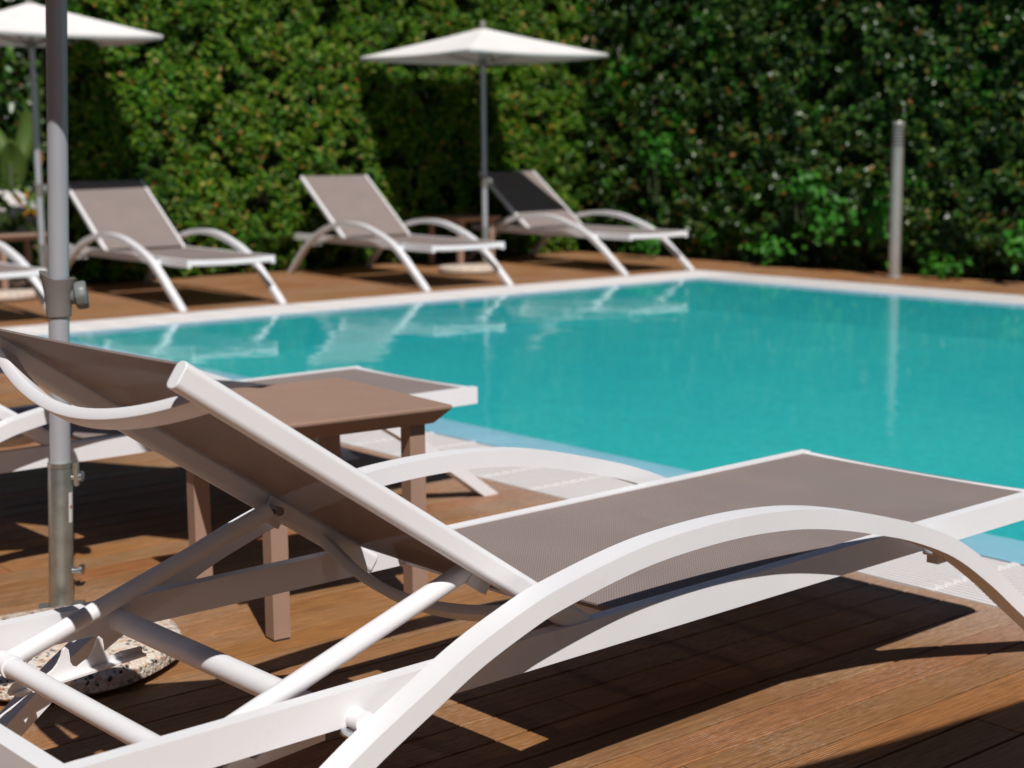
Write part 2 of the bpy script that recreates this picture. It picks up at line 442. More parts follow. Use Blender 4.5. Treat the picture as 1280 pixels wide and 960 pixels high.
# overflow grating, slats parallel to the pool edge
def grating(along, a0, a1, c0, c1, label):
    root = empty('overflow_grating', (0, 0, 0))
    tag(root, label, 'pool grating', 'white gratings round the pool')
    b1, b2, b3 = bmesh.new(), bmesh.new(), bmesh.new()
    def bx(bmm, p0, p1, q0, q1, z0, z1):
        if along == 'Y': box(bmm, q0, q1, p0, p1, z0, z1)
        else: box(bmm, p0, p1, q0, q1, z0, z1)
    w = .0205; n = int((c1-c0)/w)
    for i in range(n):
        q0 = c0+.006+i*w
        bx(b1, a0, a1, q0, q0+.0142, -.0125, .0015)
    p = a0+.12
    while p < a1:
        bx(b2, p-.030, p-.006, c0+.004, c1-.004, -.007, .0008)
        for i in range(1, n):
            if i % 2: bx(b2, p-.024, p+.024, c0+i*w+.001, c0+i*w+.0055, -.006, .0040)
        p += .27
    obj('slat', b1, M_GRATE, root)['kind'] = 'stuff'
    obj('connector', b2, M_GRATE, root)['kind'] = 'stuff'
    bx(b3, a0, a1, c0, c1, -.09, -.014)
    obj('channel', b3, M_CHANNEL, root)
    return root
grating('Y', Y_END, Y_LEDGE, X_DECK+.002, X_LEDGE, 'white ribbed overflow grating between the near deck and pale blue ledge')
grating('X', X_DECK+.002, XF_DECK-.002, Y_LEDGE+.002, Y_DECK-.002, 'white overflow grating along the pool side where three loungers stand')
grating('Y', Y_END, Y_LEDGE, XF_LEDGE, XF_DECK-.002, 'white overflow grating along the far pool side below the bollard')

# ------------------------------------------------------------------ sun lounger
# local axes: x = from foot end towards the head, y = across, z up
ZT, ZB = .357, .301
OUT = [(-.16, -.105), (-.02, 0), (.10, .088), (.207, .163), (.328, .249), (.469, .334), (.623, .396), (.769, .438), (.883, .466), (.991, .486), (1.10, .4975), (1.201, .502), (1.307, .501), (1.408, .495), (1.504, .482), (1.62, .460), (1.684, .443), (1.80, .401), (1.90, .352), (2.02, .290), (2.12, .226), (2.24, .132), (2.395, 0), (2.50, -.095)]
TH = .037

def arch_mesh(y0, y1):
    bm = bmesh.new()
    P = catmull([(x, 0, z) for x, z in OUT], 5)
    rings = []
    n = len(P)
    for i, p in enumerate(P):
        t = (P[min(i+1, n-1)]-P[max(i-1, 0)]).normalized()
        nn = Vector((t.z, 0, -t.x))              # towards the inside of the arch
        pin = p + nn*TH
        rings.append([bm.verts.new((p.x, y0, p.z)), bm.verts.new((p.x, y1, p.z)), bm.verts.new((pin.x, y1, pin.z)), bm.verts.new((pin.x, y0, pin.z))])
    for i in range(n-1):
        for j in range(4):
            bm.faces.new([rings[i][j], rings[i][(j+1) % 4], rings[i+1][(j+1) % 4], rings[i+1][j]])
    bm.faces.new(rings[0][::-1]); bm.faces.new(rings[-1])
    bmesh.ops.recalc_face_normals(bm, faces=bm.faces[:])
    r = bmesh.ops.bisect_plane(bm, geom=bm.verts[:]+bm.edges[:]+bm.faces[:], plane_co=(0, 0, 0), plane_no=(0, 0, 1), clear_inner=True)
    cut = [e for e in r['geom_cut'] if isinstance(e, bmesh.types.BMEdge)]
    bmesh.ops.holes_fill(bm, edges=cut, sides=8)
    bmesh.ops.recalc_face_normals(bm, faces=bm.faces[:])
    return bm

BA = math.atan2(.52, .77)                                # back-rest tilt
BE = Vector((math.cos(BA), 0, math.sin(BA))); BN = Vector((-math.sin(BA), 0, math.cos(BA)))
B0 = Vector((1.44, 0, .318)); BL = .972
def bp(s, y, off=0): return B0 + BE*s + BN*off + Vector((0, y, 0))

def sheet(bm, f, nu, nv, th):
    top = [[bm.verts.new(f(i/nu, j/nv, 0)) for j in range(nv+1)] for i in range(nu+1)]
    bot = [[bm.verts.new(f(i/nu, j/nv, -th)) for j in range(nv+1)] for i in range(nu+1)]
    for i in range(nu):
        for j in range(nv):
            bm.faces.new([top[i][j], top[i+1][j], top[i+1][j+1], top[i][j+1]])
            bm.faces.new([bot[i][j], bot[i][j+1], bot[i+1][j+1], bot[i+1][j]])
    for i in range(nu):
        for j in (0, nv):
            bm.faces.new([top[i][j], top[i+1][j], bot[i+1][j], bot[i][j]])
    for j in range(nv):
        for i in (0, nu):
            bm.faces.new([top[i][j], top[i][j+1], bot[i][j+1], bot[i][j]])
    bmesh.ops.recalc_face_normals(bm, faces=bm.faces[:])

def make_lounger():
    root = empty('sun_lounger', (0, 0, 0))
    # side rails and cross bars
    for s in (-1, 1):
        b = bmesh.new(); box(b, .004, 2.455, min(s*.35, s*.322), max(s*.35, s*.322), ZB, ZT)
        obj('side_rail', b, M_WHITE, root, smooth=60, bevel=.004, seg=2)
    b = bmesh.new(); box(b, 2.43, 2.462, -.321, .321, ZB+.002, ZT-.002)
    obj('end_bar', b, M_WHITE, root, smooth=60, bevel=.004)
    b = bmesh.new()
    path = [(.018, -.3215+.643*i/24, .334-.006*(1-(2*i/24-1)**2)) for i in range(25)]
    sweep(b, path, rrect(.034, .043, .010, 3)); obj('end_bar', b, M_WHITE, root, smooth=40)
    b = bmesh.new(); tube(b, (2.015, -.3215, .322), (2.015, .3215, .322), .0205, 28); obj('cross_tube', b, M_WHITE, root, smooth=40)
    b = bmesh.new(); box(b, 1.33, 1.36, -.3215, .3215, .303, .330); obj('cross_tube', b, M_WHITE, root, smooth=60, bevel=.004)
    for x in (.225, .53, .755, 1.07):
        b = bmesh.new(); sweep(b, [(x, -.3215+.643*i/16, .318-.02*(1-(2*i/16-1)**2)) for i in range(17)], rrect(.034, .02, .005, 2)); obj('cross_tube', b, M_WHITE, root, smooth=40)
    # arched legs that double as arm rests
    for s in (-1, 1):
        y0, y1 = (.377, .427) if s > 0 else (-.427, -.377)
        a = obj('arched_leg', arch_mesh(y0, y1), M_WHITE, root, smooth=60, bevel=.0028, seg=2)
        for (x, z) in ((.462, .316), (1.978, .312)):
            b = bmesh.new(); sweep(b, [(x, s*.3495, z), (x, s*.3776, z)], circ(.017, 20)); obj('spacer', b, M_WHITE, a, smooth=40)
            b = bmesh.new(); sweep(b, [(x+.022, s*.352, z-.016), (x+.022, s*.376, z-.016)], circ(.007, 6)); obj('bolt', b, M_ZINC, a)
        b = bmesh.new(); box(b, .440, .474, min(s*.352, s*.379), max(s*.352, s*.379), .274, .299); obj('stop_block', b, M_WHITE, a, smooth=60, bevel=.006)
    # seat sling
    def fseat(u, v, o):
        y = -.3235+.647*v; t = 2*v-1
        return Vector((.003+u*1.385, y, .3535-.004*(1-t*t)-.003*math.sin(PI*u)*(1-t*t)+o))
    b = bmesh.new(); sheet(b, fseat, 30, 16, .0035); obj('seat_sling', b, M_SLING, root, smooth=50)
    b = bmesh.new(); sweep(b, [(1.372, -.318, .342), (1.372, .318, .342)], rrect(.018, .010, .004, 2)); obj('sling_hem', b, M_SLING, root.children[-1], smooth=40)
    # back rest
    tubes = []
    for s in (-1, 1):
        b = bmesh.new(); sweep(b, [bp(0, s*.331), bp(BL, s*.331)], rrect(.028, .043, .0115, 5))
        tubes.append(obj('back_tube', b, M_WHITE, root, smooth=60, bevel=.002, seg=2))
    def fback(u, v, o):
        t = 2*v-1
        return bp(.055+u*(BL-.060), -.3215+.643*v, .0195-.002*(1-t*t)+o)
    b = bmesh.new(); sheet(b, fback, 24, 16, .0035); bs = obj('back_sling', b, M_SLING, root, smooth=50)
    for s_, sag in ((.908, .068), (.135, .060)):
        b = bmesh.new(); pth = []
        for i in range(41):
            t = 2*i/40-1
            pth.append(bp(s_, t*.3235, -.008-sag*(1-abs(t)**1.9)))
        sweep(b, pth, rrect(.036, .020, .003, 2), up=BN)
        obj('back_crossbar', b, M_WHITE, root, smooth=35)
    # prop that leans in the ratchet
    P0 = Vector((1.708, 0, .478)); P1 = Vector((2.243, 0, .300))
    for s in (-1, 1):
        b = bmesh.new()
        sweep(b, [(P0.x, s*.292, P0.z), (P1.x, s*.292, P1.z)], circ(.0162, 22))
        st = obj('prop_tube', b, M_WHITE, root, smooth=40)
        b = bmesh.new()
        m = Matrix.Translation(Vector((1.690, s*.306, .478))) @ Matrix.Rotation(-BA, 4, 'Y')
        box(b, -.032, .014, -.004, .004, -.030, .020, m); obj('bracket', b, M_WHITE, st, bevel=.002)
        b = bmesh.new(); sweep(b, [(1.695, s*.270, .478), (1.695, s*.314, .478)], circ(.009, 14)); obj('pivot_bolt', b, M_ZINC, st, smooth=40)
    b = bmesh.new(); tube(b, (P1.x, -.285, P1.z), (P1.x, .285, P1.z), .0168, 24); ct = obj('prop_crossbar', b, M_WHITE, root, smooth=40)
    for s in (-1, 1):
        b = bmesh.new(); sweep(b, [(P1.x, s*.262, P1.z), (P1.x, s*.268, P1.z)], circ(.0205, 24)); obj('collar', b, M_WHITE, ct, smooth=40)
        b = bmesh.new(); sweep(b, [(P1.x, s*.268, P1.z), (P1.x, s*.302, P1.z)], circ(.0192, 24)); obj('elbow', b, M_WHITE, ct, smooth=40)
    # ratchet plates with hooked teeth
    for s in (-1, 1):
        b = bmesh.new()
        y0 = s*.286
        base_l, base_r = (1.985, .266), (2.232, .252)
        zb = lambda x: .262-.075*(x-1.99)
        pts = [(1.990, zb(1.99)), (1.990, zb(1.99)+.012), (2.030, zb(2.03)+.015)]
        for tx in (2.072, 2.137, 2.201):
            z0 = zb(tx)+.022
            for dx, dz in ((-.022, -.008), (-.013, -.004), (-.008, .005), (-.0075, .016), (-.006, .028), (-.001, .033), (.004, .029), (.008, .017), (.015, .006), (.024, -.003), (.034, -.008)):
                pts.append((tx+dx, z0+dz))
        pts += [(2.242, zb(2.242)+.010), (2.244, zb(2.244)+.002), (2.240, zb(2.24))]
        va = [b.verts.new((x, y0-.003, z)) for x, z in pts]; vb = [b.verts.new((x, y0+.003, z)) for x, z in pts]
        n = len(pts)
        b.faces.new(va); b.faces.new(vb[::-1])
        for i in range(n): b.faces.new([va[i], va[(i+1) % n], vb[(i+1) % n], vb[i]])
        m = Matrix.Translation((1.99, 0, zb(1.99)+.0005)) @ Matrix.Rotation(math.atan(.075), 4, 'Y')
        box(b, .002, .246, min(y0-s*.022, y0-s*.0031), max(y0-s*.022, y0-s*.0031), 0, .004, m)
        bmesh.ops.recalc_face_normals(b, faces=b.faces[:])
        rp = obj('ratchet_plate', b, M_WHITE, root)
        for x in (2.03, 2.17):
            c = bmesh.new(); sweep(c, [(x, y0-s*.0031, zb(x)+.010), (x, y0-s*.009, zb(x)+.010)], circ(.0048, 10)); obj('rivet', c, M_WHITE, rp, smooth=40)
    return root

G_L = 'white framed loungers round the pool'
proto = make_lounger()
def near_rot(a): return PI + a
def far_rot(a): return PI/2 + a
LOUNGERS = [
    ((3.2343, 2.3314), near_rot(.0349), 'large white framed lounger with taupe sling in the foreground, backrest raised'),
    ((3.252, 4.462), near_rot(.0206), 'shaded white lounger behind the side table, mostly hidden by the foreground backrest'),
    ((3.98, 10.09), far_rot(-.03), 'cut off white lounger at the left photo edge across the pool'),
    ((5.735, 10.08), far_rot(-.041), 'lounger across the pool between the grey pole and middle lounger, dark band on backrest'),
    ((7.895, 10.06), far_rot(-.083), 'sunlit lounger across the pool just left of the far open parasol pole'),
    ((10.06, 10.06), far_rot(-.037), 'lounger at the pool corner right of the far parasol, backrest shaded dark'),
]
for i, (p, rz, lab) in enumerate(LOUNGERS):
    o = proto if i == 0 else copy_tree(proto)
    o.location = (p[0], p[1], 0); o.rotation_euler = (0, 0, rz)
    tag(o, lab, 'sun lounger', G_L)

# ------------------------------------------------------------------ side tables
def make_table():
    root = empty('side_table', (0, 0, 0))
    W, L, H = .53, .58, .53
    b = bmesh.new()
    v = []
    for (w, l, z) in ((W/2, L/2, H), (W/2, L/2, H-.010), (W/2-.034, L/2-.034, H-.048)):
        v.append([b.verts.new((x*w, y*l, z)) for x, y in ((-1, -1), (1, -1), (1, 1), (-1, 1))])
    b.faces.new(v[0]); b.faces.new(v[2][::-1])
    for k in range(2):
        for i in range(4): b.faces.new([v[k][i], v[k][(i+1) % 4], v[k+1][(i+1) % 4], v[k+1][i]])
    bmesh.ops.recalc_face_normals(b, faces=b.faces[:])
    obj('table_top', b, M_TAUPE, root, smooth=30, bevel=.004, seg=2)
    for x in (-1, 1):
        for y in (-1, 1):
            c = bmesh.new(); cx, cy = x*(W/2-.072), y*(L/2-.072)
            box(c, cx-.022, cx+.022, cy-.022, cy+.022, .006, H-.0485)
            lg = obj('leg', c, M_TAUPE, root, bevel=.003)
            c = bmesh.new(); box(c, cx-.020, cx+.020, cy-.020, cy+.020, 0, .006); obj('foot_pad', c, M_DARK, lg)
    return root
tab = make_table()
TABLES = [((2.099, 3.366), -.08, 'taupe side table with chamfered top behind the foreground lounger'),
          ((9.37, 12.06), .03, 'small brown side table under the far open parasol between two loungers'),
          ((5.10, 12.47), .0, 'small brown side table mostly hidden behind the thick grey pole')]
for i, (p, rz, lab) in enumerate(TABLES):
    o = tab if i == 0 else copy_tree(tab)
    o.location = (*p, 0); o.rotation_euler = (0, 0, rz); o.scale = (1, 1, 1 if i == 0 else .88); tag(o, lab, 'side table', 'taupe side tables')

# ------------------------------------------------------------------ parasols
def make_parasol(rim=1.95, lean=(0, 0), half=.78, detail=True, halfy=None, rot=0, off=(-.178, -.380)):
    halfy = halfy or half
    root = empty('parasol', (0, 0, 0))
    apex = rim+.25
    def pz(z): return Vector((lean[0]*z, lean[1]*z, z))
    up = Vector((lean[0], lean[1], 1)).normalized()
    def ptube(name, z0, z1, r, mat, par, n=28):
        b = bmesh.new(); sweep(b, [pz(z0), pz(z1)], circ(r, n), up=Vector((1, 0, 0))); return obj(name, b, mat, par, smooth=40)
    def pcyl(name, pts, mat, par, n=32):
        b = bmesh.new(); rings = []
        for r, z in pts:
            c = pz(z); rings.append([b.verts.new((c.x+r*math.cos(2*PI*i/n), c.y+r*math.sin(2*PI*i/n), z)) for i in range(n)])
        for k in range(len(rings)-1):
            for i in range(n): b.faces.new([rings[k][i], rings[k][(i+1) % n], rings[k+1][(i+1) % n], rings[k+1][i]])
        b.faces.new(rings[0][::-1]); b.faces.new(rings[-1]); bmesh.ops.recalc_face_normals(b, faces=b.faces[:])
        return obj(name, b, mat, par, smooth=40)
    # stone foot
    b = bmesh.new(); r_ = random.Random(5)
    ang = [2*PI*i/48 for i in range(48)]
    ks = [1+.02*math.sin(3*a+1)+.012*math.sin(7*a)+r_.uniform(-.006, .006) for a in ang]
    rings = []
    for rr, z in ((.262, .008), (.283, .020), (.283, .046), (.268, .058)):
        rings.append([b.verts.new((off[0]+rr*k*math.cos(a), off[1]+rr*k*math.sin(a), z)) for a, k in zip(ang, ks)])
    for k in range(3):
        for i in range(48): b.faces.new([rings[k][i], rings[k][(i+1) % 48], rings[k+1][(i+1) % 48], rings[k+1][i]])
    b.faces.new(rings[0][::-1]); b.faces.new(rings[-1]); bmesh.ops.recalc_face_normals(b, faces=b.faces[:])
    obj('stone_base', b, M_STONE, root, smooth=40)
    b = bmesh.new(); m = Matrix.Rotation(math.atan2(off[1], off[0]), 4, 'Z')
    box(b, -.06, .62, -.035, .035, 0, .0075, m); obj('base_plate', b, M_GALV, root, bevel=.002)
    b = bmesh.new(); m = Matrix.Rotation(math.atan2(off[1], off[0])+PI/2, 4, 'Z')
    box(b, -.055, .055, -.045, .045, .0078, .015, m); obj('base_plate', b, M_GALV, root, bevel=.002)
    ZS = .385
    sock = pcyl('socket_tube', [(.0300, .012), (.0300, ZS-.004), (.0285, ZS)], M_GALV, root)
    pcyl('rim_ring', [(.0312, ZS-.010), (.0312, ZS+.002)], M_GALV, sock)
    pole = ptube('pole', ZS-.03, apex+.02, .0252, M_ALU, root)
    # thumb screws on the socket, pointing along camera-right of the photo
    dv = Vector((.77, -.64, 0))
    for z in (.347, .108):
        c = pz(z); b = bmesh.new(); sweep(b, [c+dv*.0295, c+dv*.049], circ(.0072, 12)); sw = obj('thumb_screw', b, M_ZINC, sock, smooth=40)
        b = bmesh.new(); sweep(b, [c+dv*.049+Vector((0, 0, .003)), c+dv*.056+Vector((0, 0, .003))], circ(.019, 16, .013), up=Vector((0, 0, 1))); obj('screw_head', b, M_ZINC, sw, smooth=40)
    c = pz(.362); b = bmesh.new(); m = Matrix.Translation(c+dv*.0395) @ Matrix.Rotation(math.atan2(dv.y, dv.x), 4, 'Z')
    box(b, -.005, .006, -.008, .008, -.035, .022, m); obj('clip', b, M_GALV, sock, bevel=.002)
    if detail:
        # paper sticker wrapped round the socket, with a small red mark
        b = bmesh.new(); n = 6
        a0, a1 = math.atan2(-.95, .30), math.atan2(-.72, .70)
        def cyl_pt(a, z, r=.0305):
            c = pz(z); return (c.x+r*math.cos(a), c.y+r*math.sin(a), z)
        lo = [b.verts.new(cyl_pt(a0+(a1-a0)*i/n, .235)) for i in range(n+1)]; hi = [b.verts.new(cyl_pt(a0+(a1-a0)*i/n, .312)) for i in range(n+1)]
        for i in range(n): b.faces.new([lo[i], lo[i+1], hi[i+1], hi[i]])
        stk = obj('sticker', b, M_STICK, sock)
        b = bmesh.new(); am, da = (a0+a1)/2, .11
        b.faces.new([b.verts.new(cyl_pt(a, z, .0308)) for a, z in ((am-da, .270), (am+da, .270), (am+da, .279), (am-da, .279))]); obj('print', b, M_RED, stk)
    # flared clamp collar with a knob
    b = bmesh.new(); n = 36; rings = []
    for k, (r, z) in enumerate(((.0285, .752), (.0305, .754), (.0312, .778), (.0330, .800), (.0365, .824), (.0410, .846), (.0378, .846), (.0262, .826))):
        c = pz(z); ring = []
        for i in range(n):
            a = 2*PI*i/n
            t = max(0, math.cos(a-math.atan2(.64, -.77)))        # lip higher on the camera-left side
            zz = z + (t*.020 if z > .81 else 0); rr = r*(1+(.14*t if z > .81 else 0))
            ring.append(b.verts.new((c.x+rr*math.cos(a), c.y+rr*math.sin(a), zz)))
        rings.append(ring)
    for k in range(len(rings)-1):
        for i in range(n): b.faces.new([rings[k][i], rings[k][(i+1) % n], rings[k+1][(i+1) % n], rings[k+1][i]])
    bmesh.ops.recalc_face_normals(b, faces=b.faces[:])
    col = obj('clamp_collar', b, M_GREYP, root, smooth=40)
    kd = Vector((.86, -.45, .12)).normalized(); c = pz(.797)
    b = bmesh.new()
    rr = [(.018, .028), (.021, .037), (.033, .042), (.035, .050), (.035, .064), (.032, .069), (.024, .070), (.023, .069)]
    side = kd.cross(Vector((0, 0, 1))).normalized(); upv = side.cross(kd)
    rings = []
    for r, dd in rr:
        rings.append([b.verts.new(c+kd*dd+(side*math.cos(2*PI*i/40)+upv*math.sin(2*PI*i/40))*r*(1+(.02*math.cos(20*PI*i/40*1.0) if r > .03 else 0))) for i in range(40)])
    for k in range(len(rings)-1):
        for i in range(40): b.faces.new([rings[k][i], rings[k][(i+1) % 40], rings[k+1][(i+1) % 40], rings[k+1][i]])
    b.faces.new(rings[0][::-1]); b.faces.new(rings[-1]); bmesh.ops.recalc_face_normals(b, faces=b.faces[:])
    obj('knob', b, M_GREYK, col, smooth=35)
    # canopy: square pyramid of cloth sagging between four ribs
    T = pz(apex)
    b = bmesh.new(); N = 12
    cs = [Matrix.Rotation(rot, 3, 'Z') @ Vector((sx*half, sy*halfy, 0)) for sx, sy in ((-1, -1), (1, -1), (1, 1), (-1, 1))]
    ctr = pz(rim)
    vt = {}
    apex_v = b.verts.new((T.x, T.y, apex))
    for k in range(4):
        A, B = cs[k], cs[(k+1) % 4]
        for i in range(1, N+1):
            s = i/N
            for j in range(0, N):
                t = j/N
                p = (A*(1-t)+B*t)*s
                zz = apex - (apex-rim)*(s**.93)
                sag = .035*math.sin(PI*t)*s*(1-.55*s)
                inn = .035*math.sin(PI*t)*s
                mid = (A+B)/2; p = p - mid.normalized()*inn*.6
                vt[(k, i, j)] = b.verts.new((T.x+(ctr.x-T.x)*s+p.x, T.y+(ctr.y-T.y)*s+p.y, zz-sag))
    def V(k, i, j):
        return vt[(k, i, j)] if j < N else vt[((k+1) % 4, i, 0)]
    for k in range(4):
        for j in range(N):
            b.faces.new([apex_v, V(k, 1, j), V(k, 1, j+1)])
            for i in range(1, N):
                b.faces.new([V(k, i, j), V(k, i+1, j), V(k, i+1, j+1), V(k, i, j+1)])
    # short hanging hem
    for k in range(4):
        for j in range(N):
            p, q_ = V(k, N, j), V(k, N, j+1)
            b.faces.new([p, b.verts.new(p.co-Vector((0, 0, .028))), b.verts.new(q_.co-Vector((0, 0, .028))), q_])
    bmesh.ops.remove_doubles(b, verts=b.verts[:], dist=1e-5)
    bmesh.ops.recalc_face_normals(b, faces=b.faces[:])
    can = obj('canopy', b, M_CANOPY, root, smooth=30)
    sm = can.modifiers.new('cloth thickness', 'SOLIDIFY'); sm.thickness = .002; sm.offset = 0
    pcyl('finial', [(.030, apex-.012), (.034, apex+.004), (.030, apex+.018), (.026, apex+.05), (.018, apex+.062)], M_GREYP, can)
    hubz = rim-.02
    pcyl('hub', [(.036, apex-.10), (.036, apex-.019)], M_GREYP, root)
    pcyl('slider', [(.034, rim-.09), (.034, rim-.03)], M_GREYP, root)
    for k in range(4):
        e = pz(rim)+cs[k]*.985; top = pz(apex-.07)
        b = bmesh.new(); sweep(b, [top+(e-top)*.04, Vector((e.x, e.y, rim-.012))], rrect(.016, .022, .004, 2)); rb = obj('rib', b, M_GREYP, root)
        mid = top+(Vector((e.x, e.y, rim-.012))-top)*.5
        b = bmesh.new(); sweep(b, [pz(rim-.06)+cs[k].normalized()*.033, mid-Vector((0, 0, .012))], rrect(.012, .016, .003, 2)); obj('strut', b, M_GREYP, rb)
    return root

G_P = 'white parasols beside the loungers'
p = make_parasol(1.93, (.0385, -.016), half=.46, halfy=.96, rot=math.radians(29.4)); p.location = (1.588, 3.716, 0)
tag(p, 'thick grey parasol pole in a round pink stone base behind the foreground lounger', 'parasol', G_P)
p0 = make_parasol(1.95, (0, 0), detail=False, half=.80, halfy=.82, off=(-.36, -.23)); p0.location = (9.23, 11.52, 0)
tag(p0, 'open off white parasol in front of the hedge, left of the pool corner', 'parasol', G_P)
p = copy_tree(p0); p.location = (5.13, 12.0, 0); p.scale = (1.0, .76, 1.03)
tag(p, 'open off white parasol cut off by the upper left photo edge', 'parasol', G_P)
p = copy_tree(p0); p.location = (1.568, -.337, 0); p.scale = (.75, 1, 1); p.rotation_euler = (0, 0, -.17)
tag(p, 'parasol outside the picture whose square shadow crosses the deck at lower right', 'parasol', G_P)

# ------------------------------------------------------------------ bollard
root = empty('garden_bollard', (11.075, 8.262, 0))
tag(root, 'slim metal bollard lamp with louvred head before the right hand hedge', 'bollard')
b = bmesh.new(); lathe(b, [(.070, 0), (.070, .012), (.052, .016)], 32); obj('base_plate', b, M_BOLLARD, root, smooth=30)
b = bmesh.new(); lathe(b, [(.050, .014), (.050, 1.10)], 32); obj('post', b, M_BOLLARD, root, smooth=40)
hd = bmesh.new(); lathe(hd, [(.034, 1.10), (.034, 1.285)], 24); hd = obj('lamp_core', hd, M_SOFFIT, root, smooth=40)
for k in range(6):
    b = bmesh.new(); z = 1.112+k*.028; lathe(b, [(.036, z), (.050, z-.004), (.050, z+.009), (.036, z+.013)], 32); obj('louvre', b, M_BOLLARD, hd, smooth=40)
b = bmesh.new(); lathe(b, [(.050, 1.280), (.050, 1.303), (.046, 1.310)], 32); obj('cap', b, M_BOLLARD, root, smooth=40)

# ------------------------------------------------------------------ foliage
LEAF = np.array([(0, 0, 0), (.24, .22, .05), (.27, .58, .06), (0, 1, -.04), (-.27, .58, .06), (-.24, .22, .05)], float)

def leaf_mesh(name, P, Nn, size, mat, parent=None, aspect=1.0, droop=.3):
    """P (n,3) positions, Nn (n,3) leaf normals, size (n,) -> one mesh of folded leaves"""
    n = len(P)
    Nn = Nn/np.linalg.norm(Nn, axis=1, keepdims=True)
    t = rng.normal(size=(n, 3)); t[:, 2] -= droop*2
    t -= Nn*np.sum(t*Nn, axis=1, keepdims=True); t /= np.linalg.norm(t, axis=1, keepdims=True)
    s = np.cross(t, Nn)
    L = LEAF.copy(); L[:, 0] *= aspect
    V = P[:, None, :] + size[:, None, None]*(L[None, :, 0, None]*s[:, None, :] + (L[None, :, 1, None]-.4)*t[:, None, :] + L[None, :, 2, None]*Nn[:, None, :])
    V = V.reshape(-1, 3)
    base = (np.arange(n)*6)[:, None]
    F = np.concatenate([base+np.array([[0, 1, 2, 3]]), base+np.array([[0, 3, 4, 5]])], axis=1).reshape(-1)
    me = bpy.data.meshes.new(name)
    me.vertices.add(len(V)); me.vertices.foreach_set('co', V.ravel().astype(np.float32))
    me.loops.add(len(F)); me.loops.foreach_set('vertex_index', F.astype(np.int32))
    me.polygons.add(n*2); me.polygons.foreach_set('loop_start', (np.arange(n*2)*4).astype(np.int32))
    me.update(calc_edges=True); me.validate()
    me.materials.append(mat)
    return link(bpy.data.objects.new(name, me), parent)

def nz(x, y, s, o=0): return noise.noise(Vector((x*s+o, y*s-o, o*.37)))

def hedge(name, axis, plane, a0, a1, h, dens, mat, label, sg=1, lf=1.0, amin=None):
    """axis 'X': wall along X facing -Y at Y=plane; axis 'Y': wall along Y facing -X at X=plane"""
    root = empty(name, (0, 0, 0)); tag(root, label, 'hedge')
    n = int((a1-a0)*h*dens)
    a = rng.uniform(a0, a1, n)
    if amin is not None: a = np.where((a < amin) & (rng.random(n) > .3), rng.uniform(amin, a1, n), a)
    z = rng.uniform(.0, h, n)**1.0
    dep = rng.exponential(.05, n)
    off = np.array([.055*nz(x, y, .9, 3)+.05*nz(x, y, 2.6, 9)+.06*nz(x, y, 6.5, 5) for x, y in zip(a, z)])
    hole = np.array([nz(x, y, 5.5, 21) for x, y in zip(a, z)])
    dep = dep + np.where(hole > .2, (hole-.2)*.9, 0)
    undercut = np.clip((.35-z)/.35, 0, 1)*.16
    d = dep - off + undercut - .02
    P = np.zeros((n, 3)); N = np.zeros((n, 3))
    i0, i1 = (0, 1) if axis == 'X' else (1, 0)
    P[:, i0] = a; P[:, i1] = plane + sg*d; P[:, 2] = z + .02
    N[:, i1] = -1.0*sg; N[:, 2] = .75
    N += rng.normal(scale=.55, size=(n, 3))
    size = rng.uniform(.034, .066, n)*lf
    leaf_mesh('foliage', P, N, size, mat, root)
    # dark twiggy body behind the leaves
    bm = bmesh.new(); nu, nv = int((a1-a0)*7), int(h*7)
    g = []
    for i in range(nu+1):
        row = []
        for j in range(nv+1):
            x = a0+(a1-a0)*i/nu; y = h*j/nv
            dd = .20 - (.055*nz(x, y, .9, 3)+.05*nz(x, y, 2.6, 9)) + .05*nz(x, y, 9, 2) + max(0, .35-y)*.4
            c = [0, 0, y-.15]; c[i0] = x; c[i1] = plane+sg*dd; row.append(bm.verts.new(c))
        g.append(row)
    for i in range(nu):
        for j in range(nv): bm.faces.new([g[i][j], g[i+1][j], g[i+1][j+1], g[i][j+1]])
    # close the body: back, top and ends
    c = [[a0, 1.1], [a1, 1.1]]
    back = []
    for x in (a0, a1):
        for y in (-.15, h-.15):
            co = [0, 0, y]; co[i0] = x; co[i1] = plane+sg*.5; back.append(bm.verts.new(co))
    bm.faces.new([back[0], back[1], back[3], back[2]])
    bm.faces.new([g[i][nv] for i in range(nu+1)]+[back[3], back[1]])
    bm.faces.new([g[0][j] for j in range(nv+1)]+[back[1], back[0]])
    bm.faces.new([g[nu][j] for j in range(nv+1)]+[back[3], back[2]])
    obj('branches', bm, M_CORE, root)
    return root
hedge('hedge', 'X', YH, 5.62, 11.9, 3.3, 2700, M_HEDGE, 'tall sunlit leafy hedge behind the three far loungers')
hedge('hedge', 'Y', XH, -1.5, 12.6, 3.3, 1500, M_HEDGE_DK, 'tall darker hedge along the far pool side behind the bollard', lf=1.1, amin=5.0)

hedge('hedge', 'X', 15.7, -4, 7.5, 4.2, 320, M_HEDGE_DK, 'dark background hedge glimpsed at the left photo edge beyond the garden plants', lf=1.9)
hedge('hedge', 'X', -5.6, -6, 12, 4.6, 60, M_HEDGE_DK, 'unseen hedge added behind the camera to hold back sky light', -1, lf=1.9)  # added out of view: blocks sky so shadows go darker
hedge('hedge', 'Y', -5.4, -6, 16, 4.6, 60, M_HEDGE_DK, 'unseen hedge added beside the camera to hold back sky light', -1, lf=1.9)  # second added screen out of view, also cutting ambient sky light

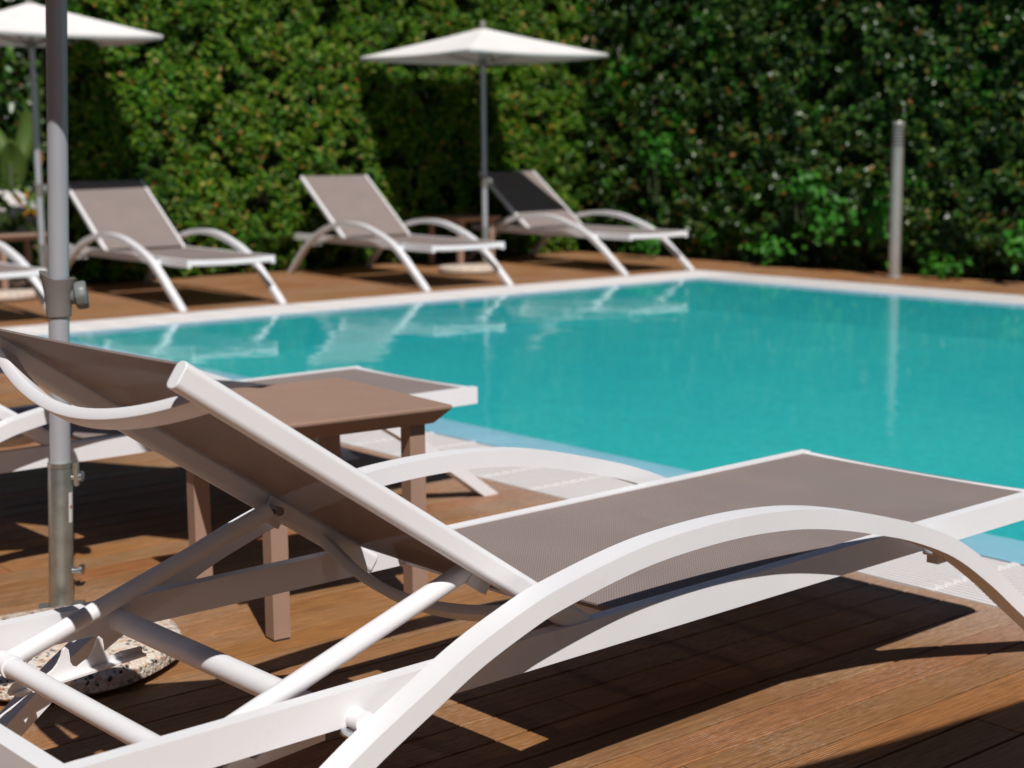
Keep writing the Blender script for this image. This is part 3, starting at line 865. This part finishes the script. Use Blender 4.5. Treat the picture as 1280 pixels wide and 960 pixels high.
def clump(name, c, r, n, size, mat, label, cat, group=None, up=.8, stem_h=None):
    root = empty(name, (c[0], c[1], 0)); tag(root, label, cat, group)
    d = rng.normal(size=(n, 3)); d /= np.linalg.norm(d, axis=1, keepdims=True)
    rad = np.abs(rng.normal(0, .62, n))+.1
    P = d*rad[:, None]*np.array(r)+np.array([0, 0, c[2]])
    k = np.array([noise.noise(Vector(p*3.1+Vector((c[0], c[1], 0)))) if False else noise.noise(Vector((p[0]*4+c[0], p[1]*4+c[1], p[2]*4))) for p in P])
    P = P*(1+.18*k[:, None]*np.array([1, 1, 0])); keep = (P[:, 2] > .02); P = P[keep]; d = d[keep]
    N = d*.7+np.array([-.15, -.35, up])+rng.normal(scale=.45, size=d.shape)
    leaf_mesh('foliage', P, N, rng.uniform(size*.7, size*1.25, len(P)), mat, root)
    b = bmesh.new(); rr = random.Random(int(c[0]*100+c[1]*10))
    for i in range(4):
        e = Vector((rr.uniform(-.6, .6)*r[0], rr.uniform(-.6, .6)*r[1], max(.06, c[2]+rr.uniform(-.2, .5)*r[2])))
        m_ = e*.5+Vector((rr.uniform(-.03, .03), rr.uniform(-.03, .03), .03))
        sweep(b, [Vector((.10, rr.uniform(-.03, .03), c[2]*.55)), m_, e], circ(.006, 6))
    obj('stem', b, M_STEM, root)
    return root
IVY = [((11.20, 9.75, .16), (.10, .30, .17), 'bright ivy shoots at the hedge foot right of the pool corner lounger', .075),
       ((11.20, 9.15, .42), (.10, .36, .28), 'bright green ivy patch low on the right hedge left of the bollard', .085),
       ((11.16, 9.35, .75), (.12, .22, .16), 'highest bright green ivy patch left of the bollard', .095),
       ((11.22, 8.55, .45), (.08, .16, .30), 'small ivy tuft touching the bollard on its left', .085),
       ((11.17, 7.85, .10), (.08, .32, .12), 'low ivy trail at the hedge foot right of the bollard', .065),
       ((11.17, 7.15, .30), (.10, .16, .22), 'bright ivy shoots at the right photo edge by the hedge foot', .09),
       ((11.10, 11.35, .20), (.14, .30, .20), 'bright low plant under the pool corner lounger', .09),
       ((11.24, 11.3, 1.05), (.06, .22, .30), 'bright ivy tuft on the hedge above the corner lounger', .085)]
for c, r, lab, sz in IVY:
    clump('ivy_plant', c, r, int(70+700*r[1]*r[2]), sz, M_IVY, lab, 'ivy', 'bright ivy plants on the right hedge')

# garden beyond the left end of the hedge
clump('garden_shrub', (5.5, 15.2, 1.5), (1.1, .7, 1.7), 4200, .10, M_HEDGE_DK, 'dark green shrub behind the left parasol pole', 'shrub')
clump('garden_shrub', (3.6, 15.0, 1.6), (1.2, .7, 1.8), 4200, .10, M_HEDGE_DK, 'tall dark shrub at the far left beyond the deck', 'shrub')
clump('flowering_shrub', (5.60, 13.75, .50), (.20, .16, .30), 220, .07, M_BROAD, 'low bush with white blossoms behind the cut off lounger', 'shrub')
fl = [o for o in COL.objects if o.name == 'flowering_shrub'][0]
d = rng.normal(size=(34, 3)); d /= np.linalg.norm(d, axis=1, keepdims=True); d[:, 1] = -abs(d[:, 1])
leaf_mesh('blossom', d*np.array([.23, .19, .22])+np.array([0, 0, .56]), d+np.array([0, -.3, .4]), rng.uniform(.06, .09, 34), M_WHITEFL, fl, aspect=1.8)

def paddle(name, base, tip, w, mat, parent, bend=.2):
    """broad or strap leaf: curved blade with a midrib fold"""
    b = bmesh.new(); base, tip = Vector(base), Vector(tip); n = 12; ax = tip-base
    side = ax.cross(Vector((.6, .8, 0))).normalized(); out = side.cross(ax).normalized()
    rows = []
    for i in range(n+1):
        t = i/n; c = base+ax*t+out*bend*ax.length*math.sin(PI*t*.9)*.5
        ww = w*(math.sin(PI*min(1, t*.94+.05))**.75)
        rows.append([b.verts.new(c-side*ww+out*ww*.25), b.verts.new(c), b.verts.new(c+side*ww+out*ww*.25)])
    for i in range(n):
        for j in range(2): b.faces.new([rows[i][j], rows[i+1][j], rows[i+1][j+1], rows[i][j+1]])
    o = obj(name, b, mat, parent, smooth=60)
    m = o.modifiers.new('thickness', 'SOLIDIFY'); m.thickness = .002
    return o
bird = empty('bird_of_paradise_plant', (5.92, 13.95, 0)); tag(bird, 'strap leaved plant with orange flowers beside the left parasol pole', 'plant')
rr = random.Random(9)
for k in range(16):
    a = rr.uniform(0, 2*PI); L = rr.uniform(.55, 1.0)
    paddle('leaf', (rr.uniform(-.06, .06), rr.uniform(-.06, .06), 0), (.30*math.cos(a), .22*math.sin(a), L), rr.uniform(.016, .03), M_BROAD, bird, .25)
for k, (x, y, z) in enumerate(((-.10, -.1, .46), (.08, -.1, .72), (-.02, -.15, .95), (-.16, -.05, .6))):
    b = bmesh.new(); sweep(b, [(x*.3, y*.3, 0), (x*.7, y*.7, z*.6), (x, y, z)], circ(.009, 8)); st = obj('stem', b, M_STEM, bird, smooth=40)
    for m_ in range(4):
        paddle('flower', (x, y, z), (x+rr.uniform(-.07, .07), y+rr.uniform(-.04, .02), z+rr.uniform(.10, .19)), .020, M_FLOWER, st, .1)
ban = empty('banana_plant', (5.74, 14.1, 0)); tag(ban, 'broad leaved plant with upright paddle leaves left of the parasol pole', 'plant')
b = bmesh.new(); sweep(b, [(0, 0, 0), (.02, 0, .6), (.03, .02, 1.0)], circ(.035, 12)); obj('stem', b, M_STEM, ban, smooth=40)
for (bx_, by_, bz_, tx, ty, tz, w) in ((0, 0, .70, -.02, -.12, 1.22, .13), (.05, 0, .9, .26, -.1, 1.75, .10), (0, 0, .5, -.32, -.3, .85, .12), (.03, 0, 1.0, -.25, .25, 1.5, .10), (-.03, 0, .4, -.45, -.2, .55, .12), (.02, 0, .5, .34, -.3, .8, .10)):
    paddle('leaf', (bx_, by_, bz_), (tx, ty, tz), w, M_BROAD, ban, .35)

# ------------------------------------------------------------------ camera, light, world
cam = bpy.data.cameras.new('camera'); co = bpy.data.objects.new('camera', cam); COL.objects.link(co)
R = Matrix(((0.7693, -0.1031, 0.6305), (-0.6388, -0.1115, 0.7612), (-0.0082, -0.9884, -0.1516)))
right, down, fwd = R.col[0].copy(), R.col[1].copy(), R.col[2].copy()
fwd.normalize(); right = (right-fwd*right.dot(fwd)).normalized(); down = fwd.cross(right)
Mx = Matrix((right, -down, -fwd)).transposed().to_4x4(); Mx.translation = Vector((0, 0, 1.17))
co.matrix_world = Mx
cam.sensor_width = 36; cam.lens = 36*1975.1/1280; cam.clip_start = .05; cam.clip_end = 1000
cam.dof.use_dof = True; cam.dof.focus_distance = 2.75; cam.dof.aperture_fstop = 4.4; cam.dof.aperture_blades = 9
SC.camera = co

S = Vector((-.288, -.718, 1.0)).normalized()
sun = bpy.data.lights.new('sun', 'SUN'); sun.energy = 4.8; sun.angle = math.radians(.5); sun.color = (1, .96, .915)
so = bpy.data.objects.new('sun', sun); COL.objects.link(so); so.rotation_euler = (-S).to_track_quat('-Z', 'Y').to_euler(); so.location = (0, 0, 12)
w = bpy.data.worlds.new('World'); SC.world = w; w.use_nodes = True
nt = w.node_tree; bg = nt.nodes['Background']
sky = nt.nodes.new('ShaderNodeTexSky'); sky.sky_type = 'NISHITA'; sky.sun_disc = False
sky.sun_elevation = math.asin(S.z); sky.sun_rotation = math.atan2(S.x, S.y)
sky.air_density = .6; sky.dust_density = .2; sky.ozone_density = 2.0
nt.links.new(sky.outputs[0], bg.inputs[0]); bg.inputs[1].default_value = .05

SC.view_settings.view_transform = 'Standard'; SC.view_settings.look = 'None'
SC.view_settings.gamma = 1; SC.view_settings.exposure = 0; SC.view_settings.use_curve_mapping = False
SC.cycles.use_denoising = True
SC.cycles.max_bounces = 8; SC.cycles.transparent_max_bounces = 8
SC.cycles.sample_clamp_indirect = 6
